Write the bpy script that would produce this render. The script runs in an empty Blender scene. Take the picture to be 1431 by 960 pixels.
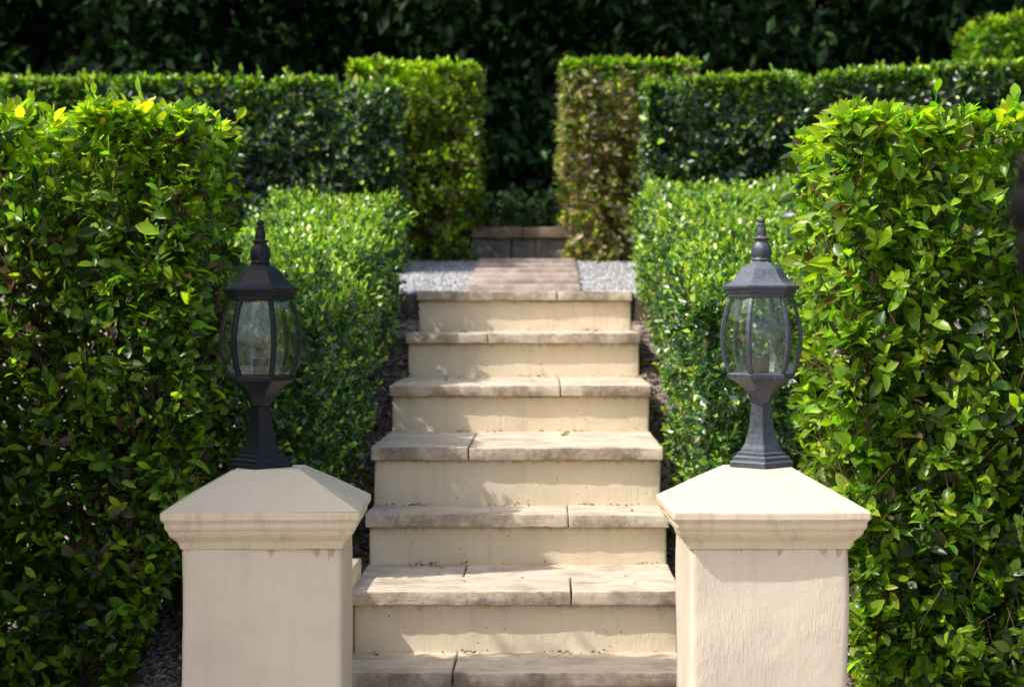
import bpy, bmesh, math, random
import numpy as np
from mathutils import Vector, Matrix, noise as mnoise

random.seed(7)
SC = bpy.context.scene
COL = SC.collection

# ------------------------------------------------------------------ camera
F = 2800.0                     # focal length in photo pixels (photo 1431 wide)
VX, VY = 761.0, 427.0          # vanishing point of the stair axis
ZC = 1.22                      # eye height above the lower ground
cam_data = bpy.data.cameras.new("camera")
cam = bpy.data.objects.new("camera", cam_data)
COL.objects.link(cam)
cam.location = (0, 0, ZC)
cam.rotation_euler = (math.radians(90), 0, 0)
cam_data.sensor_fit = 'HORIZONTAL'
cam_data.sensor_width = 36
cam_data.lens = F / 1431 * 36
cam_data.shift_x = (715.5 - VX) / 1431
cam_data.shift_y = (VY - 480.0) / 1431
cam_data.clip_start = 0.05
cam_data.clip_end = 500
cam_data.dof.use_dof = True
cam_data.dof.focus_distance = 5.1
cam_data.dof.aperture_fstop = 4.2
cam_data.dof.aperture_blades = 9
SC.camera = cam

# ------------------------------------------------------------------ light
TO_SUN = Vector((-0.75, -0.33, 1.0)).normalized()
world = bpy.data.worlds.new("World")
SC.world = world
world.use_nodes = True
wn = world.node_tree
bg = wn.nodes["Background"]
sky = wn.nodes.new("ShaderNodeTexSky")
sky.sky_type = 'NISHITA'
sky.sun_disc = False
sky.dust_density = 4.0
sky.ozone_density = 0.6
sky.sun_elevation = math.asin(TO_SUN.z)
sky.sun_rotation = math.atan2(TO_SUN.x, TO_SUN.y)
bg.inputs["Strength"].default_value = 0.15
wn.links.new(sky.outputs[0], bg.inputs["Color"])
sun_data = bpy.data.lights.new("sun", 'SUN')
sun_data.energy = 2.9
sun_data.angle = math.radians(0.5)
sun_data.color = (1.0, 0.965, 0.915)
sun = bpy.data.objects.new("sun", sun_data)
COL.objects.link(sun)
sun.rotation_euler = TO_SUN.to_track_quat('Z', 'Y').to_euler()
SC.view_settings.view_transform = 'Standard'
SC.view_settings.look = 'None'
SC.view_settings.gamma = 1
SC.view_settings.use_curve_mapping = False
SC.view_settings.exposure = 0.6
SC.cycles.max_bounces = 8
SC.cycles.diffuse_bounces = 4
SC.cycles.glossy_bounces = 3
SC.cycles.transmission_bounces = 5
SC.cycles.transparent_max_bounces = 12
SC.cycles.use_denoising = True
SC.cycles.sample_clamp_indirect = 6.0


# ------------------------------------------------------------------ helpers
def at(px, py, Y):
    """point at depth Y seen at photo pixel (px, py)"""
    return ((px - VX) / F * Y, Y, ZC - (py - VY) / F * Y)


def zrel(z):
    return ZC + z


def tag(o, label=None, cat=None, group=None, kind=None):
    if label: o["label"] = label
    if cat: o["category"] = cat
    if group: o["group"] = group
    if kind: o["kind"] = kind
    return o


def empty(name, loc, rz=0.0):
    o = bpy.data.objects.new(name, None)
    COL.objects.link(o)
    o.location = loc
    o.rotation_euler = (0, 0, rz)
    o.empty_display_size = 0.1
    return o


def link_bm(name, bm, mat, parent=None, smooth=False, loc=None):
    me = bpy.data.meshes.new(name)
    bmesh.ops.recalc_face_normals(bm, faces=bm.faces[:])
    bm.to_mesh(me)
    bm.free()
    if smooth:
        me.polygons.foreach_set("use_smooth", [True] * len(me.polygons))
    o = bpy.data.objects.new(name, me)
    COL.objects.link(o)
    if mat: me.materials.append(mat)
    if parent: o.parent = parent
    if loc: o.location = loc
    return o


def add_box(bm, x0, x1, y0, y1, z0, z1):
    vs = [bm.verts.new(p) for p in ((x0, y0, z0), (x1, y0, z0), (x1, y1, z0), (x0, y1, z0),
                                    (x0, y0, z1), (x1, y0, z1), (x1, y1, z1), (x0, y1, z1))]
    for f in ((0, 3, 2, 1), (4, 5, 6, 7), (0, 1, 5, 4), (1, 2, 6, 5), (2, 3, 7, 6), (3, 0, 4, 7)):
        bm.faces.new([vs[i] for i in f])
    return vs


def rough_box(x0, x1, y0, y1, z0, z1, bevel=0.006, cell=0.03, amp=0.0015, freq=9.0, seed=0.0,
              amp2=0.0, freq2=2.0, segs=2):
    """a worn block: bevelled box, cut into cells and pushed about by noise"""
    bm = bmesh.new()
    add_box(bm, x0, x1, y0, y1, z0, z1)
    bmesh.ops.bevel(bm, geom=bm.edges[:], offset=bevel, segments=segs, profile=0.6, affect='EDGES')
    for ax, a, b in ((0, x0, x1), (1, y0, y1), (2, z0, z1)):
        n = max(1, int((b - a) / cell))
        for k in range(1, n):
            co = [0, 0, 0]; no = [0, 0, 0]
            co[ax] = a + (b - a) * k / n; no[ax] = 1
            bmesh.ops.bisect_plane(bm, geom=bm.verts[:] + bm.edges[:] + bm.faces[:], plane_co=co, plane_no=no)
    off = Vector((seed * 7.3, seed * 3.1, seed * 5.7))
    for v in bm.verts:
        d = mnoise.noise_vector((v.co + off) * freq) * amp
        d += mnoise.noise_vector((v.co + off) * freq * 3.7) * amp * 0.5
        if amp2: d += mnoise.noise_vector((v.co + off) * freq2) * amp2
        v.co += d
    return bm


def loft(bm, rings, close_bottom=True, close_top=True):
    """rings: list of lists of points, same count each"""
    vr = [[bm.verts.new(p) for p in r] for r in rings]
    n = len(vr[0])
    for a, b in zip(vr, vr[1:]):
        for i in range(n):
            bm.faces.new((a[i], a[(i + 1) % n], b[(i + 1) % n], b[i]))
    if close_bottom: bm.faces.new(vr[0][::-1])
    if close_top: bm.faces.new(vr[-1])
    return vr


def ngon(n, r, z, a0=0.0, cx=0.0, cy=0.0):
    return [(cx + r * math.cos(a0 + 2 * math.pi * i / n), cy + r * math.sin(a0 + 2 * math.pi * i / n), z) for i in range(n)]


def lathe(bm, prof, n=24, a0=0.0, cb=True, ct=True):
    return loft(bm, [ngon(n, max(r, 1e-4), z, a0) for r, z in prof], cb, ct)


def tube(bm, pts, radii, n=5):
    rings = []
    for i, p in enumerate(pts):
        p = Vector(p)
        t = (Vector(pts[min(i + 1, len(pts) - 1)]) - Vector(pts[max(i - 1, 0)])).normalized()
        u = t.cross(Vector((0.3, 0.9, 0.2))).normalized()
        w = t.cross(u)
        rings.append([tuple(p + (u * math.cos(2 * math.pi * k / n) + w * math.sin(2 * math.pi * k / n)) * radii[i]) for k in range(n)])
    loft(bm, rings)


# ------------------------------------------------------------------ materials
def new_mat(name):
    m = bpy.data.materials.new(name)
    m.use_nodes = True
    nt = m.node_tree
    for n in list(nt.nodes): nt.nodes.remove(n)
    out = nt.nodes.new("ShaderNodeOutputMaterial")
    p = nt.nodes.new("ShaderNodeBsdfPrincipled")
    nt.links.new(p.outputs[0], out.inputs[0])
    return m, nt, p, out


class NB:
    """short node builder"""
    def __init__(s, nt):
        s.nt = nt
        s.tc = nt.nodes.new("ShaderNodeTexCoord").outputs["Object"]

    def n(s, t, **kw):
        nd = s.nt.nodes.new(t)
        for k, v in kw.items(): setattr(nd, k, v)
        return nd

    def l(s, a, b): s.nt.links.new(a, b)

    def map(s, scale, loc=(0, 0, 0)):
        m = s.n("ShaderNodeMapping")
        m.inputs["Scale"].default_value = scale
        m.inputs["Location"].default_value = loc
        s.l(s.tc, m.inputs[0])
        return m.outputs[0]

    def noise(s, scale, detail=4, rough=0.6, vec=None, dist=0.0):
        t = s.n("ShaderNodeTexNoise")
        t.inputs["Scale"].default_value = scale
        t.inputs["Detail"].default_value = detail
        t.inputs["Roughness"].default_value = rough
        t.inputs["Distortion"].default_value = dist
        s.l(vec or s.tc, t.inputs["Vector"])
        return t.outputs["Fac"]

    def voro(s, scale, vec=None, out="Distance", rnd=1.0):
        t = s.n("ShaderNodeTexVoronoi")
        t.inputs["Scale"].default_value = scale
        t.inputs["Randomness"].default_value = rnd
        s.l(vec or s.tc, t.inputs["Vector"])
        return t.outputs[out]

    def ramp(s, fac, stops):
        r = s.n("ShaderNodeValToRGB")
        els = r.color_ramp.elements
        while len(els) < len(stops): els.new(0.5)
        for e, (p, c) in zip(els, stops):
            e.position = p
            e.color = (*c, 1) if not isinstance(c, (int, float)) else (c, c, c, 1)
        s.l(fac, r.inputs[0])
        return r.outputs[0]

    def mix(s, fac, a, b, mode='MIX'):
        m = s.n("ShaderNodeMix", data_type='RGBA', blend_type=mode)
        for sock, v in ((m.inputs[0], fac), (m.inputs[6], a), (m.inputs[7], b)):
            if isinstance(v, (int, float)): sock.default_value = v
            elif isinstance(v, tuple): sock.default_value = (*v, 1)
            else: s.l(v, sock)
        return m.outputs[2]

    def math(s, op, a, b=0.0):
        m = s.n("ShaderNodeMath", operation=op)
        for sock, v in ((m.inputs[0], a), (m.inputs[1], b)):
            if isinstance(v, (int, float)): sock.default_value = v
            else: s.l(v, sock)
        return m.outputs[0]

    def bump(s, h, strength, dist, normal=None):
        b = s.n("ShaderNodeBump")
        b.inputs["Strength"].default_value = strength
        b.inputs["Distance"].default_value = dist
        s.l(h, b.inputs["Height"])
        if normal: s.l(normal, b.inputs["Normal"])
        return b.outputs[0]


def mat_leaf(name, gloss_rough=0.32, trans=0.38, spec=0.5, coat=0.0):
    m, nt, p, out = new_mat(name)
    p.inputs["Coat Weight"].default_value = coat
    p.inputs["Coat Roughness"].default_value = 0.22
    b = NB(nt)
    at_ = b.n("ShaderNodeAttribute", attribute_name="leafcol")
    var = b.noise(60, 2, 0.5)
    col = b.mix(b.math('MULTIPLY', var, 0.5), at_.outputs["Color"], (0.02, 0.035, 0.008))
    nt.links.new(col, p.inputs["Base Color"])
    p.inputs["Roughness"].default_value = gloss_rough
    p.inputs["Specular IOR Level"].default_value = spec
    tr = b.n("ShaderNodeBsdfTranslucent")
    tcol = b.mix(1.0, at_.outputs["Color"], (1.6, 1.75, 0.5), 'MULTIPLY')
    b.l(tcol, tr.inputs["Color"])
    ms = b.n("ShaderNodeMixShader")
    ms.inputs[0].default_value = trans
    b.l(p.outputs[0], ms.inputs[1]); b.l(tr.outputs[0], ms.inputs[2])
    b.l(ms.outputs[0], out.inputs[0])
    return m


def mat_render(name, base, dark, streak=0.35, sp=True, bumpk=1.0, topstain=0.0):
    """painted cement render with stains, specks and a trowelled surface"""
    m, nt, p, out = new_mat(name)
    b = NB(nt)
    big = b.noise(3.2, 5, 0.6)
    col = b.mix(b.ramp(big, [(0.35, 0.0), (0.75, 0.55)]), base, dark)
    st = b.noise(1.0, 6, 0.7, vec=b.map((26, 26, 2.2)))
    col = b.mix(b.math('MULTIPLY', b.ramp(st, [(0.5, 0.0), (0.75, 1.0)]), streak), col, tuple(c * 0.55 for c in dark))
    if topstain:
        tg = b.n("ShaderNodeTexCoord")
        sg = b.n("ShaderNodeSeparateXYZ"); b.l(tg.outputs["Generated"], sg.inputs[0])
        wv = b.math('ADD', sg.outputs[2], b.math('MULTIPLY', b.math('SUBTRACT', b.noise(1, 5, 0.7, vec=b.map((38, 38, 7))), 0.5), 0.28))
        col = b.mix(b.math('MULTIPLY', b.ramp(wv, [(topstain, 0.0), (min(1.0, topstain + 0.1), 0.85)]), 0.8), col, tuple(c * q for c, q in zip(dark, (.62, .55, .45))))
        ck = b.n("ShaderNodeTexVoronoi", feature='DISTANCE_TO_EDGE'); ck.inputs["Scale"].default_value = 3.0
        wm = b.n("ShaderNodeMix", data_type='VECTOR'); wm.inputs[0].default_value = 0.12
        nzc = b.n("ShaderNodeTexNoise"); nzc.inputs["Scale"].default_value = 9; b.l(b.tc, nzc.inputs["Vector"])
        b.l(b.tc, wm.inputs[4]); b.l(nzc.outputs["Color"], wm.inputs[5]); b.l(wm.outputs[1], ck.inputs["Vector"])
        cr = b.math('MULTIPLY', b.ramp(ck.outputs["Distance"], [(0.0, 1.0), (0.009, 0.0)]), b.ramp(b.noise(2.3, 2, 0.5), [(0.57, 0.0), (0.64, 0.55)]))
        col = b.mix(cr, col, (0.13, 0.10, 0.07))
    if sp:
        v = b.voro(34)
        vn = b.noise(9, 2, 0.5)
        spk = b.math('MULTIPLY', b.ramp(v, [(0.06, 1.0), (0.13, 0.0)]), b.ramp(vn, [(0.50, 0.0), (0.58, 1.0)]))
        col = b.mix(b.math('MULTIPLY', spk, 0.8), col, (0.06, 0.045, 0.03))
    nt.links.new(col, p.inputs["Base Color"])
    p.inputs["Roughness"].default_value = 0.72
    p.inputs["Specular IOR Level"].default_value = 0.3
    patch = b.ramp(b.noise(5, 3, 0.5), [(0.4, 0.15), (0.65, 1.0)])
    h = b.math('ADD', b.noise(240, 4, 0.7), b.math('MULTIPLY', b.noise(1, 4, 0.6, vec=b.map((170, 170, 26))), 1.1))
    h = b.math('ADD', b.math('MULTIPLY', h, patch), b.math('MULTIPLY', b.noise(14, 3, 0.5), 1.2))
    nt.links.new(b.bump(h, 0.85 * bumpk, 0.003), p.inputs["Normal"])
    return m


def mat_stone(name, c_light, c_mid, c_dark, bias=0.0):
    """worn paving stone: layered grain, lichen-grey stains, darker grime on upright edges"""
    m, nt, p, out = new_mat(name)
    b = NB(nt)
    grain = b.noise(1, 6, 0.7, vec=b.map((6, 22, 60)), dist=0.4)
    blot = b.noise(7, 5, 0.65)
    col = b.mix(b.ramp(grain, [(0.35, 0.0), (0.62, 1.0)]), c_mid, c_light)
    gl = b.noise(1, 5, 0.75, vec=b.map((9, 60, 110), (2, 5, 1)), dist=0.6)
    col = b.mix(b.ramp(gl, [(0.52, 0.0), (0.7, 0.55)]), col, c_dark)
    col = b.mix(b.ramp(blot, [(0.47 - bias, 0.0), (0.72 - bias, 0.8)]), col, c_dark)
    g = b.n("ShaderNodeNewGeometry")
    sx = b.n("ShaderNodeSeparateXYZ"); b.l(g.outputs["Normal"], sx.inputs[0])
    front = b.math('LESS_THAN', sx.outputs[1], -0.6)
    gr = b.noise(1, 6, 0.72, vec=b.map((7, 7, 6)))
    grime = b.math('MULTIPLY', front, b.ramp(gr, [(0.42, 0.0), (0.62, 0.9)]))
    col = b.mix(grime, col, tuple(c * 0.7 for c in c_dark))
    pits = b.voro(55)
    pn = b.noise(12, 2, 0.5)
    pm = b.math('MULTIPLY', b.ramp(pits, [(0.08, 1.0), (0.16, 0.0)]), b.ramp(pn, [(0.5, 0.0), (0.62, 1.0)]))
    col = b.mix(b.math('MULTIPLY', pm, 0.6), col, (0.07, 0.055, 0.04))
    nt.links.new(col, p.inputs["Base Color"])
    p.inputs["Roughness"].default_value = 0.8
    p.inputs["Specular IOR Level"].default_value = 0.25
    h = b.math('ADD', b.noise(70, 5, 0.7), b.math('MULTIPLY', grain, 0.8))
    h = b.math('SUBTRACT', h, pm)
    nt.links.new(b.bump(h, 0.6, 0.004), p.inputs["Normal"])
    return m


def mat_metal(name, dust_sheen_k=1.0, spec=0.45):
    m, nt, p, out = new_mat(name)
    b = NB(nt)
    n1 = b.noise(85, 6, 0.75)
    g = b.n("ShaderNodeNewGeometry")
    sx = b.n("ShaderNodeSeparateXYZ"); b.l(g.outputs["Normal"], sx.inputs[0])
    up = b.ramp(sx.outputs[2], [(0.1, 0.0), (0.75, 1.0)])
    dust_sheen = b.math('MULTIPLY', b.ramp(n1, [(0.3, 0.15), (0.72, 1.0)]), b.math('ADD', b.math('MULTIPLY', up, 0.55 * dust_sheen_k), 0.22 * dust_sheen_k))
    col = b.mix(dust_sheen, (0.012, 0.0138, 0.018), (0.125, 0.14, 0.17))  # dust tint made bluish so it also carries the sky's reflection
    nt.links.new(col, p.inputs["Base Color"])
    p.inputs["Roughness"].default_value = 0.42
    p.inputs["Specular IOR Level"].default_value = spec
    nt.links.new(b.bump(b.noise(220, 3, 0.6), 0.35, 0.001), p.inputs["Normal"])
    return m


def mat_plain(name, c, rough=0.7, var=0.4, scale=20, metallic=0.0, bump=0.0):
    m, nt, p, out = new_mat(name)
    b = NB(nt)
    nz = b.noise(scale, 5, 0.65)
    col = b.mix(b.ramp(nz, [(0.3, 0.0), (0.7, 1.0)]), tuple(x * (1 - var) for x in c), tuple(min(1, x * (1 + var)) for x in c))
    nt.links.new(col, p.inputs["Base Color"])
    p.inputs["Roughness"].default_value = rough
    p.inputs["Metallic"].default_value = metallic
    if bump: nt.links.new(b.bump(nz, 0.6, bump), p.inputs["Normal"])
    return m


def mat_glass(name, tint=(0.9, 0.95, 0.9), k=1.0):
    m, nt, p, out = new_mat(name)
    nt.nodes.remove(p)
    b = NB(nt)
    t = b.n("ShaderNodeBsdfTransparent"); t.inputs[0].default_value = (*tint, 1)
    g = b.n("ShaderNodeBsdfGlossy"); g.inputs["Roughness"].default_value = 0.03
    d = b.n("ShaderNodeBsdfDiffuse"); d.inputs[0].default_value = (0.5, 0.52, 0.46, 1)
    lw = b.n("ShaderNodeLayerWeight"); lw.inputs[0].default_value = 0.5
    bp = b.bump(b.noise(14, 2, 0.5), 0.25, 0.01)
    b.l(bp, g.inputs["Normal"])
    fz = b.math('ADD', b.math('MULTIPLY', b.math('POWER', lw.outputs["Facing"], 3.0), 0.32 * k), 0.045 * k)
    m1 = b.n("ShaderNodeMixShader"); b.l(fz, m1.inputs[0])
    b.l(t.outputs[0], m1.inputs[1]); b.l(g.outputs[0], m1.inputs[2])
    m2 = b.n("ShaderNodeMixShader")
    b.l(b.math('MULTIPLY', b.ramp(b.noise(45, 5, 0.7), [(0.45, 0.0), (0.75, 1.0)]), 0.05), m2.inputs[0])
    b.l(m1.outputs[0], m2.inputs[1]); b.l(d.outputs[0], m2.inputs[2])
    b.l(m2.outputs[0], out.inputs[0])
    return m


def mat_ground():
    """lower garden soil: pinkish grit, bark mulch, moss patches"""
    m, nt, p, out = new_mat("ground_soil")
    b = NB(nt)
    grit = b.voro(70, out="Color")
    hsv = b.n("ShaderNodeSeparateColor"); b.l(grit, hsv.inputs[0])
    col = b.ramp(hsv.outputs[0], [(0.0, (0.08, 0.06, 0.048)), (0.4, (0.22, 0.17, 0.145)), (0.8, (0.36, 0.29, 0.26)), (1.0, (0.5, 0.43, 0.39))])
    leafy = b.noise(5, 4, 0.6)
    col = b.mix(b.ramp(leafy, [(0.55, 0.0), (0.72, 0.7)]), col, (0.05, 0.036, 0.026))
    moss = b.noise(2.6, 4, 0.6, vec=b.map((1, 1, 1), (3.1, 0.7, 0)))
    wf = b.n("ShaderNodeSeparateXYZ"); b.l(b.tc, wf.inputs[0])
    col = b.mix(b.ramp(b.math('MULTIPLY', wf.outputs[1], 0.05), [(0.53, 0.0), (0.58, 1.0)]), col, b.mix(leafy, (0.02, 0.022, 0.012), (0.035, 0.028, 0.018)))
    col = b.mix(b.ramp(moss, [(0.58, 0.0), (0.66, 0.7)]), col, (0.12, 0.14, 0.02))
    nt.links.new(col, p.inputs["Base Color"])
    p.inputs["Roughness"].default_value = 0.95
    p.inputs["Specular IOR Level"].default_value = 0.1
    h = b.math('ADD', b.voro(70), b.noise(18, 4, 0.7))
    nt.links.new(b.bump(h, 1.0, 0.012), p.inputs["Normal"])
    return m


def mat_gravel():
    m, nt, p, out = new_mat("grey_gravel")
    b = NB(nt)
    v = b.voro(75, out="Color")
    s = b.n("ShaderNodeSeparateColor"); b.l(v, s.inputs[0])
    col = b.ramp(s.outputs[0], [(0.0, (0.30, 0.295, 0.30)), (0.5, (0.47, 0.46, 0.47)), (1.0, (0.66, 0.65, 0.66))])
    nt.links.new(col, p.inputs["Base Color"])
    p.inputs["Roughness"].default_value = 0.85
    nt.links.new(b.bump(b.voro(75), 1.0, 0.01), p.inputs["Normal"])
    return m


M_TALL = mat_leaf("broad_leaf", 0.33, 0.46, 0.5)
M_SMALL = mat_leaf("small_leaf", 0.36, 0.32, 0.9, 0.2)
M_MID = mat_leaf("glossy_dark_leaf", 0.32, 0.2, 0.8, 0.15)
M_WOODLEAF = mat_leaf("woodland_leaf", 0.5, 0.2, 0.15)
M_PIER = mat_render("cream_render", (0.71, 0.62, 0.49), (0.60, 0.51, 0.39), 0.16, False, 1.0, 0.985)
M_CAP = mat_render("cream_cap_render", (0.72, 0.62, 0.46), (0.62, 0.51, 0.35), 0.6, False, 0.45)
M_PYR = mat_render("cream_cap_top", (0.66, 0.57, 0.43), (0.58, 0.49, 0.36), 0.18, False, 0.35)
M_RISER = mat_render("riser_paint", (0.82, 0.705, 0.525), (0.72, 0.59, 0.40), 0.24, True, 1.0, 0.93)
M_TREAD = mat_stone("tread_stone", (0.72, 0.62, 0.49), (0.60, 0.49, 0.37), (0.31, 0.24, 0.18))
M_PATH = mat_stone("path_stone", (0.60, 0.50, 0.43), (0.52, 0.42, 0.36), (0.38, 0.30, 0.255))
M_WALL = mat_stone("dark_block_stone", (0.22, 0.195, 0.18), (0.17, 0.15, 0.14), (0.09, 0.08, 0.075))
M_COPE = mat_stone("brown_coping_stone", (0.30, 0.22, 0.16), (0.24, 0.17, 0.12), (0.14, 0.10, 0.08))
M_METAL = None
M_METAL_LIT = mat_metal("black_metal_lit", 2.7)  # lighter copy of the lantern metal, sunlight put into its colour
M_METAL_SHADE = mat_metal("black_metal_shaded", 0.06, 0.22)  # darker copy of the lantern metal, shade put into its colour
M_DARKMETAL = mat_plain("black_iron", (0.004, 0.004, 0.0042), 0.6, 0.3, 30)
M_DARKMETAL.node_tree.nodes["Principled BSDF"].inputs["Specular IOR Level"].default_value = 0.08
M_SOCKET = mat_plain("grey_socket", (0.02, 0.02, 0.021), 0.5, 0.3, 40)
M_GLASS = mat_glass("lantern_glass", (0.965, 0.995, 0.965))
M_BULB = mat_glass("bulb_glass", (0.90, 0.92, 0.90), 1.0)
M_TWIG = mat_plain("twig_bark", (0.16, 0.10, 0.065), 0.85, 0.45, 60, bump=0.002)
M_CHIP = mat_leaf("bark_chip", 0.8, 0.0, 0.1)
M_PEBBLE = mat_leaf("pebble_grey", 0.75, 0.0, 0.3)
M_GROUND = mat_ground()
M_GRAVEL = mat_gravel()
M_MORTAR = mat_plain("mortar_dark", (0.10, 0.085, 0.07), 0.9, 0.4, 40)


# ------------------------------------------------------------------ ground heights
G_MID = ([-200, 5.55, 8.90, 9.02, 10.9, 11.05, 13.0, 17, 24, 60, 260], [0, 0, zrel(-.06), zrel(.02), zrel(.235), zrel(.36), zrel(.55), zrel(1.2), zrel(5), zrel(26), zrel(40)])
G_SIDE = ([-200, 7.7, 9.8, 10.9, 11.05, 13.0, 17, 24, 60, 260], [0, 0.06, zrel(.1), zrel(.235), zrel(.36), zrel(.55), zrel(1.2), zrel(5), zrel(26), zrel(40)])


def gz(x, y):
    """garden slope: the bed beside the steps climbs earlier than the ground further out"""
    x = np.asarray(x, float); y = np.asarray(y, float)
    k = np.clip(np.maximum((-1.22 - x) / .12, (x - 1.34) / .12), 0, 1)
    return np.interp(y, *G_MID) * (1 - k) + np.interp(y, *G_SIDE) * k


def ground_z(y, x=0.0):
    return float(gz(x, y))


def build_ground():
    ys = list(np.concatenate([np.linspace(-200, -5, 6), np.linspace(-3, 5, 9), np.arange(5.2, 12.2, 0.1), np.linspace(12.5, 24, 14), np.linspace(30, 260, 10)]))
    xs = list(np.concatenate([np.linspace(-200, -8, 7), np.arange(-6, -1.59, 0.2), np.arange(-1.5,-0.79,0.1), np.array([-.7, -.64, -.58, -.556, -.540, -.45, -.3, -.1, .1, .3, .37, .385, .41, .46, .52, .6]), np.arange(0.7, 1.61, 0.1), np.arange(1.8, 6.01, 0.2), np.linspace(8, 200, 7)]))
    bm = bmesh.new()
    grid = []
    for y in ys:
        row = []
        for x in xs:
            z = ground_z(y, x)
            if -0.545 < x < 0.372 and 5.5 < y < 8.97: z -= 0.45
            near = 1.0 if (4 < y < 9 and abs(x) < 6) else 0.0
            z += near * 0.018 * mnoise.noise(Vector((x * 4, y * 4, 0)))
            row.append(bm.verts.new((x, y, z)))
        grid.append(row)
    for j in range(len(ys) - 1):
        for i in range(len(xs) - 1):
            bm.faces.new((grid[j][i], grid[j][i + 1], grid[j + 1][i + 1], grid[j + 1][i]))
    o = link_bm("ground", bm, M_GROUND, smooth=True)
    tag(o, kind="structure")


build_ground()
bm = bmesh.new()
g_ = [[bm.verts.new((x, y, 0.012)) for x in np.linspace(-14, 14, 15)] for y in np.linspace(-22, 4.62, 15)]
for j in range(14):
    for i in range(14): bm.faces.new((g_[j][i], g_[j][i + 1], g_[j + 1][i + 1], g_[j + 1][i]))
M_BOUNCE = mat_stone("bounce_paving_stone", (0.52, 0.44, 0.34), (0.44, 0.36, 0.27), (0.30, 0.25, 0.2))
tag(link_bm("bounce_paving", bm, M_BOUNCE), kind="structure")  # unseen pale paving added to bounce warm light onto shaded faces

# ------------------------------------------------------------------ stairs
# (name, Y of nosing, z of tread, left X, right X, joint X)
STEPS = [
    (5.47, -1.000, -0.570, 0.402, [-0.2520]),
    (5.76, -0.821, -0.5606, 0.392, [0.0782]),
    (6.34, -0.661, -0.566, 0.395, [0.0747]),
    (6.60, -0.469, -0.5716, 0.391, [-0.2498]),
    (7.42, -0.294, -0.5755, 0.396, [0.0600]),
    (8.20, -0.114, -0.5687, 0.395, [-0.2314]),
    (8.85, 0.063, -0.566, 0.389, [0.0556]),
]
TH = 0.041
stairs = empty("garden_stairs", (-0.09, 5.5, 0))
tag(stairs, "flight of cream painted steps with worn stone treads rising between the hedges", "steps")


def to_parent(o, p):
    o.parent = p
    o.matrix_parent_inverse = Matrix.Translation(-Vector(p.location)) if p.rotation_euler.z == 0 else p.matrix_world.inverted()
    return o


OVER = 0.031
for i, (Y, z, xl, xr, joints) in enumerate(STEPS):
    zt = zrel(z)
    zb = zrel(STEPS[i - 1][1]) if i else -0.05
    yb = (STEPS[i + 1][0] + 0.10) if i < len(STEPS) - 1 else Y + 0.17
    # riser: a solid masonry block running back under the tread
    bm = rough_box(xl + 0.008, xr - 0.006, Y + OVER, yb, (zb - 0.1) if i else -0.1, zt - TH - 0.001,
                   bevel=0.008, cell=0.035, amp=0.0022, freq=11, seed=i + 1, amp2=0.003)
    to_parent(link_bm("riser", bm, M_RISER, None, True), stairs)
    # treads
    cuts = [xl] + joints + [xr]
    rows = [(Y, yb - 0.005)]
    if i == 1:
        rows = [(Y, Y + 0.31), (Y + 0.314, yb - 0.005)]
    for r, (ya, ybk) in enumerate(rows):
        cs = cuts if r == 0 else [xl, at(650, 800, 6.2)[0], xr]
        for k in range(len(cs) - 1):
            a, c = cs[k] + (0.0025 if k else 0), cs[k + 1] - (0.0025 if k < len(cs) - 2 else 0)
            bm = rough_box(a, c, ya + random.uniform(0, .005), ybk, zt - TH, zt + random.uniform(-.002, .002),
                           bevel=0.0035, cell=0.014, amp=0.0022, freq=26, seed=i * 3.3 + k + r * 9, amp2=0.0022, freq2=2.5)
            to_parent(link_bm("tread_slab", bm, M_TREAD, None, True), stairs)

# small cream wall stub beside the second step, behind the left pier
bm = rough_box(-0.74, -0.5535, 5.38, 6.06, -0.05, at(0, 779, 6.05)[2], bevel=0.008, amp=0.0015, seed=21, cell=0.04)
o = link_bm("low_wall", bm, M_RISER, None, True)
tag(o, "low cream rendered wall end peeping out behind the left pier", "wall")

# ------------------------------------------------------------------ upper landing: gravel, path, kerbs, end wall
def sheet(name, x0, x1, y0, y1, dz, mat, zf, nx=24, ny=24, amp=0.004):
    bm = bmesh.new()
    g = [[bm.verts.new((x0 + (x1 - x0) * i / nx, y0 + (y1 - y0) * j / ny,
                        zf(y0 + (y1 - y0) * j / ny) + dz + amp * mnoise.noise(Vector((i * .7, j * .7, 3))))) for i in range(nx + 1)] for j in range(ny + 1)]
    for j in range(ny):
        for i in range(nx):
            bm.faces.new((g[j][i], g[j][i + 1], g[j + 1][i + 1], g[j + 1][i]))
    o = link_bm(name, bm, mat, smooth=True)
    return tag(o, kind="structure")


def land_z(y):
    return zrel(0.042) + (y - 8.9) * 0.1


sheet("gravel_ground", -1.35, 1.1, 9.015, 10.88, 0.0, M_GRAVEL, land_z)
# path of long paving stones, each row a hair higher than the one before
bm_all = bmesh.new()
nrow = 6
y0 = 9.03
for r in range(nrow):
    ya = y0 + (10.86 - y0) * r / nrow
    yb = y0 + (10.86 - y0) * (r + 1) / nrow - 0.03
    zt = land_z(yb) + 0.012
    xs_ = [-0.345, random.uniform(-.2, .05), 0.165]
    xs_ = [-0.345, 0.165]
    for k in range(len(xs_) - 1):
        b2 = rough_box(xs_[k] + .002 * (k > 0), xs_[k + 1] - .002, ya, yb, land_z(ya) - 0.04, zt, bevel=0.005, cell=0.05, amp=0.0014, seed=r + k * 7)
        me_t = bpy.data.meshes.new("t"); b2.to_mesh(me_t); b2.free()
        bm_all.from_mesh(me_t); bpy.data.meshes.remove(me_t)
o = link_bm("path", bm_all, M_PATH, smooth=True)
tag(o, kind="structure")

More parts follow.
